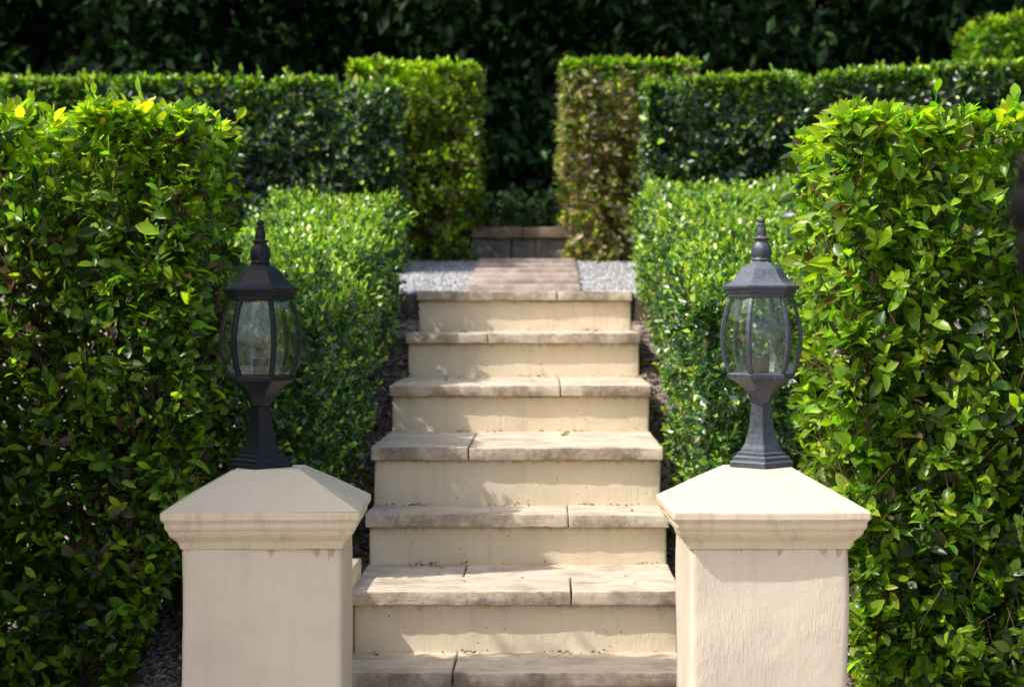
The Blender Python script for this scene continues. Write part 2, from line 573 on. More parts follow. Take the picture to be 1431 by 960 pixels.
# kerb stones flanking the top step
for (xa, xb, lab) in ((-0.93, -0.575, "dark stone kerb holding the gravel left of the top step"),
                      (0.400, 0.72, "pinkish brown stone kerb holding the gravel right of the top step")):
    bm = rough_box(xa, xb, 8.90, 9.0, zrel(-0.12), zrel(0.052), bevel=0.012, cell=0.04, amp=0.004, seed=xa)
    o = link_bm("kerb_stone", bm, M_COPE if xa > 0 else M_WALL, None, True)
    tag(o, lab, "kerb", "kerb stones beside the top step")

wall = empty("stone_wall", (-0.11, 10.9, zrel(0.2)))
tag(wall, "low wall of dark stone blocks under a brown coping at the end of the path", "wall")
zb, zc_, zt = zrel(0.15), at(0, 333, 10.9)[2], at(0, 318, 10.9)[2]
cx = [-0.40, -0.18, -0.05, 0.17]
for k in range(3):
    bm = rough_box(cx[k] + .003, cx[k + 1] - .003, 10.905 + .004 * k, 11.12, zb, zc_ - .003, bevel=0.01, cell=0.04, amp=0.005, seed=k + 40)
    to_parent(link_bm("stone_block", bm, M_WALL, None, True), wall)
for xa, xb in ((-0.40, -0.12), (-0.117, 0.17)):
    bm = rough_box(xa, xb, 10.89, 11.16, zc_, zt, bevel=0.008, cell=0.04, amp=0.004, seed=xa + 50)
    to_parent(link_bm("coping", bm, M_COPE, None, True), wall)


# ------------------------------------------------------------------ piers
PIER_ROT = math.radians(1.74)


def square(h, z, r=0.004):
    """square ring with tiny rounded corners"""
    pts = []
    for sx, sy, a in ((1, -1, -90), (1, 1, 0), (-1, 1, 90), (-1, -1, 180)):
        for da in (0, 45, 90):
            t = math.radians(a + da)
            pts.append((sx * (h - r) + r * math.cos(t), sy * (h - r) + r * math.sin(t), z))
    return pts


def jitter(bm, amp, freq, seed):
    off = Vector((seed * 4.1, seed * 2.7, seed))
    for v in bm.verts:
        v.co += mnoise.noise_vector((v.co + off) * freq) * amp


def build_pier(X, label, seed):
    Yc = 5.146
    root = empty("gate_pier", (X, Yc, 0), PIER_ROT)
    tag(root, label, "pier", "cream gate piers at the foot of the steps")
    bpy.context.view_layer.update()
    zs = zrel(-0.592)
    h = 0.1965
    # shaft with softened, slightly lumpy corners
    bm = rough_box(-h, h, -h, h, -0.05, zs, bevel=0.018, cell=0.03, amp=0.0012, freq=16, seed=seed, amp2=0.007, freq2=4.0, segs=4)
    s = link_bm("shaft", bm, M_PIER, None, True); s.parent = root
    # moulded cornice, its profile read off the photo
    prof = [(h + .004, -0.600), (h + .007, -0.590), (h + .010, -0.582), (h + .019, -0.574), (h + .027, -0.566), (h + .031, -0.558), (h + .031, -0.5555)]
    for t in np.linspace(0, 1, 7):
        prof.append((h + .033 + .0115 * t + .002 * math.sin(t * 6.28), -0.553 + .026 * t))
    prof += [(0.2425, -0.5262), (0.2440, -0.5235), (0.2445, -0.510), (0.2430, -0.5065)]
    bm = bmesh.new()
    rings = []
    for a, z in prof:
        rings.append(square(a, zrel(z), .005))
    loft(bm, rings)
    for ax in (0, 1):
        for k in range(1, 14):
            co = [0, 0, 0]; no = [0, 0, 0]; co[ax] = -.245 + .49 * k / 14; no[ax] = 1
            bmesh.ops.bisect_plane(bm, geom=bm.verts[:] + bm.edges[:] + bm.faces[:], plane_co=co, plane_no=no)
    jitter(bm, 0.002, 9, seed + 3)
    c = link_bm("cornice", bm, M_CAP, None, False); c.parent = root
    # pyramid top
    bm = bmesh.new()
    rings = []
    for t in np.linspace(0, 1, 9):
        a = 0.2425 + (0.082 - 0.2425) * t
        rings.append(square(a, zrel(-0.5064 + (-0.414 + 0.5064) * t), .004))
    loft(bm, rings)
    jitter(bm, 0.0022, 7, seed + 5)
    c = link_bm("pyramid_cap", bm, M_PYR, None, False); c.parent = root
    return root


PL = build_pier(-0.7045, "cream rendered pier in shade with pyramid cap below the left lantern", 1.0)
PR = build_pier(0.551, "sunlit cream rendered pier with pyramid cap below the right lantern", 2.0)


# ------------------------------------------------------------------ lanterns
def hexring(R, z, rot=0.0):
    return ngon(6, R, z, rot)


def make_lantern(X, rot, label, zoff, M_METAL):
    """hexagonal post lantern; heights measured in metres below eye level"""
    K = 1339.0
    zz = lambda y: -((y / 2.4618 + 290) - VY) / 544.0 + zoff   # zoomed photo row -> height relative to eye
    root = empty("post_lantern", (X, 5.146, ZC), 0)
    tag(root, label, "lantern", "black lanterns on the gate piers")
    R = lambda hw: hw / K * (1.045 if hw > 60 else 1.0)
    # base plinth: square set corner-on, moulded tiers
    bm = bmesh.new()
    tiers = [(105, 900), (105, 884), (101, 879), (95, 877), (93, 866), (88, 863), (82, 860), (80, 851), (73, 848)]
    loft(bm, [ngon(4, R(r), zz(y), 0) for r, y in tiers])
    jitter(bm, 0.0012, 40, rot + 2)
    b_ = link_bm("base_plate", bm, M_METAL, root)
    # flared stem
    bm = bmesh.new()
    st = [(70, 848), (66, 838), (60, 822), (54, 805), (48.5, 786), (44, 765), (41, 742), (39, 718), (37.5, 700), (36.5, 686), (33, 680)]
    loft(bm, [ngon(4, R(r), zz(y), 0) for r, y in st])
    bmesh.ops.bevel(bm, geom=[e for e in bm.edges if abs(e.verts[0].co.z - e.verts[1].co.z) > .001], offset=.0015, segments=2, affect='EDGES')
    link_bm("stem", bm, M_METAL, root)
    # bowl below the glass
    bm = bmesh.new()
    bowl = [(34, 681), (37, 676), (39, 672), (42, 664), (48, 650), (56, 637), (67, 624), (80, 613), (94, 604), (106, 598), (112, 594), (113, 582), (110, 577), (98, 577)]
    loft(bm, [hexring(R(r), zz(y), rot) for r, y in bowl])
    bw = link_bm("bowl", bm, M_METAL, root)
    # screws on the rim
    for k in range(6):
        bm = bmesh.new()
        a = rot + math.radians(30 + 60 * k) + 0.28
        r0 = R(113) * math.cos(math.radians(30)) / math.cos(.28)
        bmesh.ops.create_icosphere(bm, subdivisions=1, radius=.003, matrix=Matrix.Translation((r0 * math.cos(a), r0 * math.sin(a), zz(590))))
        s_ = link_bm("screw", bm, M_METAL, bw)
    # cage ribs and glass panes
    side = [(104, 322), (113, 345), (121, 372), (128, 402), (132.5, 432), (134, 458), (133, 485), (129, 515), (122, 543), (113, 566), (107, 578)]
    for k in range(6):
        a = rot + k * math.pi / 3
        ca, sa = math.cos(a), math.sin(a)
        bm = bmesh.new()
        rings = []
        for r, y in side:
            ring = []
            for du, dv in ((-.0065, -.006), (.0065, -.006), (.0065, .001), (.003, .0028), (-.003, .0028), (-.0065, .001)):
                rr = R(r) + dv
                ring.append((rr * ca - du * sa, rr * sa + du * ca, zz(y)))
            rings.append(ring)
        loft(bm, rings)
        link_bm("rib", bm, M_METAL, root)
        # pane between this rib and the next
        a2 = a + math.pi / 3
        bm = bmesh.new()
        rings = []
        for r, y in side:
            ro, ri = R(r) - .0045, R(r) - .0065
            rings.append([(ro * ca, ro * sa, zz(y)), (ro * math.cos(a2), ro * math.sin(a2), zz(y)),
                          (ri * math.cos(a2), ri * math.sin(a2), zz(y)), (ri * ca, ri * sa, zz(y))])
        loft(bm, rings)
        link_bm("glass_pane", bm, M_GLASS, root)
    # roof: brim and bell
    bm = bmesh.new()
    roof = [(95, 321), (108, 320), (111, 317), (112, 305), (117, 302), (119, 293), (125, 290), (128, 284), (127, 279), (117, 275.5), (103, 267), (92, 256), (84, 245), (76, 233), (67.5, 221), (60, 213), (50, 206), (38, 199), (32, 194)]
    loft(bm, [hexring(R(r), zz(y), rot) for r, y in roof])
    rf = link_bm("roof", bm, M_METAL, root)
    # finial: turned collar, ribbed bud, flared lip, tapering spike, ball
    bm = bmesh.new()
    fin = [(30, 196), (33, 192), (33, 187), (29, 184), (31, 178), (33.5, 168), (33.5, 156), (31, 146), (26, 136), (22, 128), (21, 124), (24, 121), (28, 118), (27, 114), (21, 113), (16, 111),
           (17, 104), (17.5, 96), (16, 87), (13.5, 78), (12, 72), (14, 70), (13, 67), (9, 66), (9, 64), (12, 60), (13, 55), (11.5, 49), (7, 45), (2, 43)]
    rings = []
    for r, y in fin:
        ring = []
        for q in range(24):
            a = 2 * math.pi * q / 24
            k = 1.0
            if 122 < y < 183: k = 1 + .05 * math.cos(8 * a + (y - 150) * .02)
            if 112 < y < 120: k = 1 + .10 * math.cos(6 * a)
            if 72 < y < 110: k = 1 + .07 * math.cos(6 * a + 1)
            ring.append((R(r) * k * math.cos(a), R(r) * k * math.sin(a), zz(y)))
        rings.append(ring)
    loft(bm, rings)
    link_bm("finial", bm, M_METAL, root, True)
    # bulb and its holder
    bm = bmesh.new()
    bx = [(26, 577), (26, 530), (27.5, 528), (27.5, 522), (25, 519), (14, 519)]
    lathe(bm, [(R(r), zz(y)) for r, y in bx], 20)
    so = link_bm("bulb_holder", bm, M_SOCKET, root, False)
    bm = bmesh.new()
    prof = [(17, 519), (18, 508), (24, 496)]
    for t in np.linspace(-0.82, 1.5, 14):
        prof.append((max(0.5, 62 * math.cos(t)), 440 - 62 * math.sin(t)))
    lathe(bm, [(R(r), zz(y)) for r, y in prof], 28)
    link_bm("bulb", bm, M_BULB, root, True)
    return root


make_lantern(at(364, 0, 5.146)[0], math.radians(-3), "black hexagonal post lantern in shade on the left pier", 0.0, M_METAL_SHADE)
make_lantern(at(1064, 0, 5.146)[0], math.radians(5), "sunlit grey black hexagonal post lantern on the right pier", 0.007, M_METAL_LIT)


# ------------------------------------------------------------------ foliage machinery
def fbm(P, f, seed):
    r = np.random.RandomState(seed)
    out = np.zeros(len(P)); amp = 1.0; tot = 0
    for o in range(3):
        for k in range(4):
            d = r.normal(size=3); d /= np.linalg.norm(d)
            out += amp * np.sin((P @ d) * f * (1.6 ** k) * (0.8 + .5 * r.rand()) + r.rand() * 6.28)
            tot += amp
        amp *= 0.6; f *= 1.9
    return out / tot * 1.9


def unit(a):
    return a / np.maximum(np.linalg.norm(a, axis=1, keepdims=True), 1e-9)


def template(kind):
    if kind == 'broad':      # obovate leaf, folded along the midrib
        rows = [(0.0, 0.0), (0.22, 0.62), (0.5, 1.0), (0.76, 0.82), (0.93, 0.32), (1.0, 0.0)]
    elif kind == 'mid':
        rows = [(0.0, 0.0), (0.35, 0.95), (0.72, 0.8), (1.0, 0.0)]
    else:
        rows = [(0.0, 0.0), (0.5, 1.0), (1.0, 0.0)]
    V = []; Fs = []; prev = None
    for v, w in rows:
        if w == 0:
            cur = [len(V)]; V.append((0, v, 0))
        else:
            cur = [len(V), len(V) + 1, len(V) + 2]
            V += [(-.5 * w, v, abs(w)), (0, v, 0), (.5 * w, v, abs(w))]
        if prev is not None:
            if len(prev) == 1 and len(cur) == 3: Fs += [(prev[0], cur[1], cur[0]), (prev[0], cur[2], cur[1])]
            elif len(prev) == 3 and len(cur) == 3: Fs += [(prev[0], prev[1], cur[1], cur[0]), (prev[1], prev[2], cur[2], cur[1])]
            else: Fs += [(prev[0], prev[1], cur[0]), (prev[1], prev[2], cur[0])]
        prev = cur
    return np.array(V, float), Fs


def leaves_object(name, P, D, N, L, W, C, mat, kind, parent=None, rng=None, fold=0.12, curl=0.22, loc=(0, 0, 0)):
    V, Fs = template(kind)
    n, m = len(P), len(V)
    D = unit(D)
    N = unit(N - D * np.sum(N * D, 1, keepdims=True))
    S = np.cross(D, N)
    fo = fold * (0.4 + 1.2 * rng.rand(n)); cu = curl * (rng.rand(n) * 1.5 - 0.35)
    u, v, w = V[:, 0], V[:, 1], V[:, 2]
    co = (P[:, None, :] + D[:, None, :] * (v[None, :, None] * L[:, None, None])
          + S[:, None, :] * (u[None, :, None] * W[:, None, None])
          + N[:, None, :] * ((fo[:, None] * w[None, :] * W[:, None] - cu[:, None] * (v ** 2)[None, :] * L[:, None])[:, :, None]))
    co = (co.reshape(-1, 3) - np.array(loc)).astype(np.float32)
    sizes = np.array([len(f) for f in Fs]); flat = np.concatenate([np.array(f) for f in Fs])
    loops = (flat[None, :] + (np.arange(n) * m)[:, None]).ravel().astype(np.int32)
    tot = np.tile(sizes, n).astype(np.int32)
    starts = np.concatenate([[0], np.cumsum(tot)[:-1]]).astype(np.int32)
    me = bpy.data.meshes.new(name)
    me.vertices.add(n * m); me.vertices.foreach_set("co", co.ravel())
    me.loops.add(len(loops)); me.loops.foreach_set("vertex_index", loops)
    me.polygons.add(len(tot)); me.polygons.foreach_set("loop_start", starts)
    me.polygons.foreach_set("use_smooth", np.ones(len(tot), bool))
    ca = me.color_attributes.new("leafcol", 'FLOAT_COLOR', 'POINT')
    cc = np.ones((n, m, 4), np.float32); cc[:, :, :3] = C[:, None, :]
    ca.data.foreach_set("color", cc.ravel())
    me.update(calc_edges=True)
    me.validate()
    me.materials.append(mat)
    o = bpy.data.objects.new(name, me)
    COL.objects.link(o)
    if parent: o.parent = parent
    return o


def rounded_box_samples(rng, size, r, dens):
    """points and normals on a rounded box [0,size]; dens per face: -x +x -y +y top"""
    sx, sy, sz = size
    Ps = []
    for key, area in (('-x', sy * sz), ('+x', sy * sz), ('-y', sx * sz), ('+y', sx * sz), ('+z', sx * sy)):
        n = int(area * dens.get(key, 0))
        if n == 0: continue
        q = rng.rand(n, 3) * np.array(size)
        if key == '-x': q[:, 0] = 0
        if key == '+x': q[:, 0] = sx
        if key == '-y': q[:, 1] = 0
        if key == '+y': q[:, 1] = sy
        if key == '+z': q[:, 2] = sz
        Ps.append(q)
    P = np.concatenate(Ps)
    lo = np.array([r, r, -1.0]); hi = np.array([sx - r, sy - r, sz - r])
    c = np.clip(P, lo, hi)
    d = P - c
    N = unit(d)
    return c + N * r, N


def pick_colour(rng, n, pal):
    """pal: list of (weight, rgb, spread)"""
    w = np.array([p[0] for p in pal], float); w /= w.sum()
    idx = rng.choice(len(pal), n, p=w)
    base = np.array([p[1] for p in pal])[idx]
    sp = np.array([p[2] for p in pal])[idx]
    k = np.exp(rng.normal(size=n) * sp)[:, None]
    hue = 1 + rng.normal(size=(n, 3)) * 0.08
    return np.clip(base * k * hue, 0.004, 0.9)


def grow(rng, P, N, nleaf, shoot_len, up=0.5, out=0.7, rnd=0.4, th0=75, th1=28, droop=0.1):
    """leaves set spirally round short shoots"""
    n = len(P)
    S = unit(N * out + np.array([0, 0, up]) + rng.normal(size=(n, 3)) * rnd)
    e1 = unit(np.cross(S, unit(rng.normal(size=(n, 3)))))
    e2 = np.cross(S, e1)
    j = np.tile(np.arange(nleaf), n)
    rep = lambda a: np.repeat(a, nleaf, axis=0)
    S_, E1, E2, P_ = rep(S), rep(e1), rep(e2), rep(P)
    t = (j + rng.rand(n * nleaf) * .6) / nleaf
    a = j * 2.4 + rng.rand(n * nleaf) * .8
    R_ = E1 * np.cos(a)[:, None] + E2 * np.sin(a)[:, None]
    th = np.radians(th0 + (th1 - th0) * t + rng.normal(size=n * nleaf) * 12)
    D = S_ * np.cos(th)[:, None] + R_ * np.sin(th)[:, None]
    Nn = S_ * np.sin(th)[:, None] - R_ * np.cos(th)[:, None]
    D[:, 2] -= droop * rng.rand(n * nleaf)
    Nn += rng.normal(size=Nn.shape) * .22
    PP = P_ + S_ * (t * shoot_len - shoot_len * .4)[:, None]
    return PP, D, Nn, t


YOUNG = (0.48, 0.66, 0.04)
LIME = (0.27, 0.48, 0.03)
GREEN = (0.075, 0.205, 0.022)
DARK = (0.020, 0.070, 0.016)
DEEP = (0.013, 0.042, 0.016)
BROWN = (0.105, 0.066, 0.042)
TAN = (0.24, 0.175, 0.12)


def hedge(name, label, x0, x1, y0, y1, zb, zt, seed, leaf, kind, mat, dens, pal_side, pal_top, group, r=0.08, depth=0.14,
          nleaf=6, wob=0.03, gap=-0.55, inner=0.5, aspect=0.5, shoot=0.06, topshoot=0.05, stems=6, cat="hedge", cull_low=None, twigs=0, gapf=9.0, taper=None, sprigs=0, dry=0.0, up_side=0.45, edges=0):
    """zb, zt: functions of (x, y) giving the foot and the top of the hedge"""
    rng = np.random.RandomState(seed)
    cx, cy = (x0 + x1) / 2, (y0 + y1) / 2
    root = empty(name, (cx, cy, float(zb(np.array([cx]), np.array([cy]))[0])))
    tag(root, label, cat, group)
    H = float((zt(np.array([cx]), np.array([cy])) - zb(np.array([cx]), np.array([cy])))[0])
    size = (x1 - x0, y1 - y0, H)

    def place(P):
        Q = P + np.array([x0, y0, 0.0])
        b_, t_ = zb(Q[:, 0], Q[:, 1]), zt(Q[:, 0], Q[:, 1])
        Q = Q.copy(); Q[:, 2] = b_ + P[:, 2] / H * (t_ - b_)
        if taper:
            zf = P[:, 2] / H
            kx = (P[:, 0] / size[0]) if taper > 0 else (1 - P[:, 0] / size[0])
            Q[:, 0] -= taper * np.clip(1 - 2.6 * zf, 0, 1) * kx
        return Q

    P, N = rounded_box_samples(rng, size, r, dens)
    d = rng.rand(len(P)) ** 2.0 * depth
    if edges:
        # the clipped arrises: shoots along the top and upright edges keep the corners square
        sx, sy, sz = size; E = []; EN = []
        for a_, b_, nn in (((0, 0, sz), (sx, 0, sz), (0, -1, 1)), ((0, 0, sz), (0, sy, sz), (-1, 0, 1)), ((sx, 0, sz), (sx, sy, sz), (1, 0, 1)),
                           ((0, 0, 0), (0, 0, sz), (-1, -1, .3)), ((sx, 0, 0), (sx, 0, sz), (1, -1, .3))):
            a_, b_ = np.array(a_, float), np.array(b_, float)
            m_ = int(np.linalg.norm(b_ - a_) * edges)
            E.append(a_ + (b_ - a_) * rng.rand(m_, 1) - unit(np.array([nn], float)) * .015); EN.append(np.repeat(unit(np.array([nn], float)), m_, 0))
        P = np.concatenate([P] + E); N = np.concatenate([N] + EN)
        d = np.concatenate([d, rng.rand(len(P) - len(d)) * .03])
    w = fbm(P, 5.0, seed + 1) * wob
    g = fbm(P, gapf, seed + 2)
    keep = (g > gap) | (d > depth * .45)
    if cull_low is not None:
        keep &= rng.rand(len(P)) < np.clip(cull_low + P[:, 2] / H * 1.8, 0, 1)
    Q = place(P + N * (w - d)[:, None])
    Q, N, d = Q[keep], N[keep], d[keep]
    topn = N[:, 2] > 0.6
    parts = []
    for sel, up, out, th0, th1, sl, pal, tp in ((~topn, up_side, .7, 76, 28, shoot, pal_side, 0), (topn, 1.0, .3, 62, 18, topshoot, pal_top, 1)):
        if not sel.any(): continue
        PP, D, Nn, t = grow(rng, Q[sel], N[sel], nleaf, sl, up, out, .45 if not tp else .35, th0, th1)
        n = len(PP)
        dd = np.repeat(d[sel], nleaf) / depth
        C = pick_colour(rng, n, pal)
        if dry and not tp:
            pb = fbm(PP, 2.6, seed + 5)
            dm_ = rng.rand(n) < dry * np.clip((pb - .05) * 2.2, 0, 1) * (.45 + .55 * dd)
            C[dm_] = pick_colour(rng, int(dm_.sum()), [(4, BROWN, .35), (2, (.15, .10, .065), .3), (1, TAN, .25)])
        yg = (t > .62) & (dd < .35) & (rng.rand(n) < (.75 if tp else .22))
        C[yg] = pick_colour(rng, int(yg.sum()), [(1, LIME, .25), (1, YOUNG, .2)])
        L = leaf * np.clip(1 + rng.normal(size=n) * .32, .4, 1.7) * np.where(t > .8, .75, 1.0)
        parts.append((PP, D, Nn, L, C))
    # fresh sprigs standing proud of the last clip
    if sprigs:
        out_ = np.where((d < depth * .3))[0]
        pk = rng.choice(out_, min(sprigs, len(out_)), replace=False)
        PP, D, Nn, t = grow(rng, Q[pk] + N[pk] * shoot * .6, N[pk], nleaf + 2, shoot * 2.2, .9, .6, .3, 55, 15)
        n = len(PP)
        parts.append((PP, D, Nn, leaf * np.clip(.95 + rng.normal(size=n) * .2, .5, 1.4), pick_colour(rng, n, [(2, LIME, .25), (2, YOUNG, .2), (1, GREEN, .3)])))
    # shaded inner leaves, loosely filling the body
    ni = int(len(Q) * nleaf * inner)
    Pi = rng.rand(ni, 3) * (np.array(size) - np.array([2 * depth * .6, 2 * depth * .6, depth * .7])) + np.array([depth * .6, depth * .6, 0])
    if cull_low is not None:
        Pi = Pi[rng.rand(ni) < np.clip(cull_low + .15 + Pi[:, 2] / H * 1.8, 0, 1)]
    Pi = place(Pi); ni = len(Pi)
    parts.append((Pi, unit(rng.normal(size=(ni, 3)) + np.array([0, 0, -.1])), rng.normal(size=(ni, 3)) + np.array([0, 0, .6]),
                  leaf * 1.25 * np.ones(ni), pick_colour(rng, ni, pal_side)))
    PP, D, Nn, L, C = [np.concatenate([p[k] for p in parts]) for k in range(5)]
    o = leaves_object("foliage", PP, D, Nn, L, L * aspect * (0.75 + .5 * rng.rand(len(L))), C, mat, kind, None, rng, *((.2, .42) if kind == 'broad' else (.14, .25)))
    to_parent(o, root)
    # woody stems and twigs
    bm = bmesh.new()
    rr = random.Random(seed)
    for k in range(stems):
        sx = x0 + (x1 - x0) * (k + .5 + rr.uniform(-.3, .3)) / stems
        sy = y0 + (y1 - y0) * rr.uniform(.3, .7)
        b0 = float(zb(np.array([sx]), np.array([sy]))[0]); t0 = float(zt(np.array([sx]), np.array([sy]))[0])
        for q in range(3):
            p = Vector((sx + rr.uniform(-.03, .03), sy + rr.uniform(-.03, .03), b0 - .02)); pts = [tuple(p)]; ra = [0.013]
            dx, dy = rr.uniform(-.35, .35), rr.uniform(-.3, .3)
            ns = 7
            for s in range(ns):
                h_ = (t0 - b0) * .86 / ns
                p = p + Vector((dx * h_ + rr.uniform(-.018, .018), dy * h_ + rr.uniform(-.018, .018), h_))
                p.x = min(max(p.x, x0 + .05), x1 - .05); p.y = min(max(p.y, y0 + .05), y1 - .05)
                pts.append(tuple(p)); ra.append(.013 * (1 - .8 * (s + 1) / ns))
            tube(bm, pts, ra, 5)
    if twigs:
        side = np.where((N[:, 2] < .4) & (Q[:, 2] < Q[:, 2].max() - .2))[0]
        pick = rng.choice(side, min(twigs, len(side)), replace=False)
        for i in pick:
            p = Vector(Q[i]) - Vector(N[i]) * .03
            v = (Vector(N[i]) * rr.uniform(-.1, .5) + Vector((rr.uniform(-.5, .5), rr.uniform(-.3, .3), rr.uniform(.3, 1.2)))).normalized()
            ln = rr.uniform(.07, .22)
            tube(bm, [tuple(p), tuple(p + v * ln * .5 + Vector((rr.uniform(-.01, .01), 0, 0))), tuple(p + v * ln)], [.0019, .0015, .0008], 3)
    to_parent(link_bm("branches", bm, M_TWIG, None, True), root)
    return root


const = lambda z: (lambda x, y: np.full_like(x, z))

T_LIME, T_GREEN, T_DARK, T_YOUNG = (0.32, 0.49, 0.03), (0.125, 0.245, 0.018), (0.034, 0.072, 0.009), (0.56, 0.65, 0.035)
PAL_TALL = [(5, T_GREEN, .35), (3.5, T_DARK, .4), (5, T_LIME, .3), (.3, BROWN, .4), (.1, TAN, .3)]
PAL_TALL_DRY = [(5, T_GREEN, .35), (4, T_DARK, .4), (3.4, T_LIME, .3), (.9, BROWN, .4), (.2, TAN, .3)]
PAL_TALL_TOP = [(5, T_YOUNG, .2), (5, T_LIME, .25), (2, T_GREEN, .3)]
# the two tall broad-leaved hedges flanking the piers
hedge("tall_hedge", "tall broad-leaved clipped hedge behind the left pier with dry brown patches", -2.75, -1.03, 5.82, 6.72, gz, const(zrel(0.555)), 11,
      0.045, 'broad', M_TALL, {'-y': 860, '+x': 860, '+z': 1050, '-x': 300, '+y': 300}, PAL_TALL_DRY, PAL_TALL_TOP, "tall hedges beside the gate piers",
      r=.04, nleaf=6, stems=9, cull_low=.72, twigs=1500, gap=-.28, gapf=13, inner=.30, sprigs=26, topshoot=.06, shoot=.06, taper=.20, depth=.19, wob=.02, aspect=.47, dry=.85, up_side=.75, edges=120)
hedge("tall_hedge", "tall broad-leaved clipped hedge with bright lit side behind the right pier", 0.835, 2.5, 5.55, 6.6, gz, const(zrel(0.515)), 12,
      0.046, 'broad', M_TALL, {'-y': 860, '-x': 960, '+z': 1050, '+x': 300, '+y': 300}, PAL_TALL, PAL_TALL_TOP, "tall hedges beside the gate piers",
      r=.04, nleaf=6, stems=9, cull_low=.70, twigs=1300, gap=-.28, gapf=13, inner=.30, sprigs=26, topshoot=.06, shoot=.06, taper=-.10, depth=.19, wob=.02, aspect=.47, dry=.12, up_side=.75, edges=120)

PAL_SM = [(4, GREEN, .35), (5, DARK, .4), (2, (.25,.45,.05), .35), (4.5, (.05,.115,.06), .35), (.6, (.2,.13,.07), .3)]
PAL_SM_TOP = [(2, YOUNG, .25), (3.2, (.25,.45,.05), .3), (5, GREEN, .35), (6, (.06,.13,.07), .35)]
lowtop_l = lambda x, y: np.interp(y, [5.3, 6.2, 8.92], [zrel(-.2), zrel(-0.04), zrel(.475)])
lowtop_r = lambda x, y: np.interp(y, [5.3, 6.2, 9.5], [zrel(-.14), zrel(0.02), zrel(.58)])
dl = {'-y': 2600, '+x': 2600, '-x': 1200, '+z': 2600, '+y': 1600}
dr = {'-y': 2600, '-x': 2800, '+x': 1000, '+z': 2600, '+y': 1600}
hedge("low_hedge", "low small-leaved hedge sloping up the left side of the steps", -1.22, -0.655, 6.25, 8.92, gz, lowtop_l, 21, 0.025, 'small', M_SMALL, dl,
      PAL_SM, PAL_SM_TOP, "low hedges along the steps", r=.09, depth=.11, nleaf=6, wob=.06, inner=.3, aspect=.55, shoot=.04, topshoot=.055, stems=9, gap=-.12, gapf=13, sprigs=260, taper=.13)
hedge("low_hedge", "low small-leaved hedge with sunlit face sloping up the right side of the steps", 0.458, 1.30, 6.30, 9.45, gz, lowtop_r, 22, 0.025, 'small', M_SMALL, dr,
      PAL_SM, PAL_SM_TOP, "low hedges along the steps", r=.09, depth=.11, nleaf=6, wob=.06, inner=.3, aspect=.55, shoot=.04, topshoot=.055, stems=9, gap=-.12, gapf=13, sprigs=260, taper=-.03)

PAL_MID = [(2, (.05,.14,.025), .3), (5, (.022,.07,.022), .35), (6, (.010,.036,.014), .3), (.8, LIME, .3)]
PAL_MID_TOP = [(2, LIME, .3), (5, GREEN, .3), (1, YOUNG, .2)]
dm = {'-y': 1500, '+x': 1200, '-x': 1200, '+z': 1500, '+y': 500}
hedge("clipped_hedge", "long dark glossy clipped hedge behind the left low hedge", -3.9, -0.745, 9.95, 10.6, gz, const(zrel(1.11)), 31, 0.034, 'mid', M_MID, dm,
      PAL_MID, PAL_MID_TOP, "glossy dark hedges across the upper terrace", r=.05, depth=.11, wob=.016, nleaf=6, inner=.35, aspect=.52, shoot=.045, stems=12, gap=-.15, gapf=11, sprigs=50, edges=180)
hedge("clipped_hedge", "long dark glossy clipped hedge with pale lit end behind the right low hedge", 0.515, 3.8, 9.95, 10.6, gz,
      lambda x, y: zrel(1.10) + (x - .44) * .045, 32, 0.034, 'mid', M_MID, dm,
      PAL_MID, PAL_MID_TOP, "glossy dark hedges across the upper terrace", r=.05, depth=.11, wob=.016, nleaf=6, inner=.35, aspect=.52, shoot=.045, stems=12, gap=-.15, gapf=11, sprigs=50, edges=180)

PAL_PIL_L = [(5, (0.24, 0.31, 0.035), .35), (4, (0.12, 0.16, 0.025), .35), (2, LIME, .3), (2.2, BROWN, .35)]
PAL_PIL_R = [(4, (0.30, 0.33, 0.10), .35), (3, (0.15, 0.165, 0.05), .35), (0.8, LIME, .3), (4.2, (.30,.215,.15), .35), (3.2, (.50,.41,.31), .3)]
dp = {'-y': 1300, '+x': 1300, '-x': 1300, '+z': 1300, '+y': 500}
hedge("square_hedge", "squared olive green hedge block left of the path end", -1.04, -0.368, 10.75, 11.5, gz, const(zrel(1.29)), 41, 0.037, 'mid', M_TALL, dp,
      PAL_PIL_L, PAL_TALL_TOP, "square hedge blocks framing the path end", r=.03, depth=.13, wob=.018, nleaf=6, inner=.3, aspect=.48, shoot=.045, stems=5, gap=-.15, gapf=11, edges=180)
hedge("square_hedge", "squared browning hedge block right of the path end", 0.105, 0.82, 10.75, 11.5, gz, const(zrel(1.305)), 42, 0.037, 'mid', M_TALL, dp,
      PAL_PIL_R, [(3, LIME, .3), (4, GREEN, .3), (1, BROWN, .3)], "square hedge blocks framing the path end", r=.03, depth=.13, wob=.018, nleaf=6, inner=.3, aspect=.48, shoot=.045, stems=5, gap=-.15, gapf=11, edges=180)
hedge("far_hedge", "bright yellow green hedge block rising behind the right clipped hedge", at(1372, 0, 12.2)[0], 4.5, 12.2, 13.0, gz, const(zrel(1.735)), 51, 0.045, 'mid', M_TALL,
      {'-y': 900, '-x': 900, '+z': 900}, [(3, LIME, .3), (3, GREEN, .3), (1, BROWN, .3)], PAL_TALL_TOP, None, r=.03, wob=.015, depth=.12, inner=.3, stems=5)


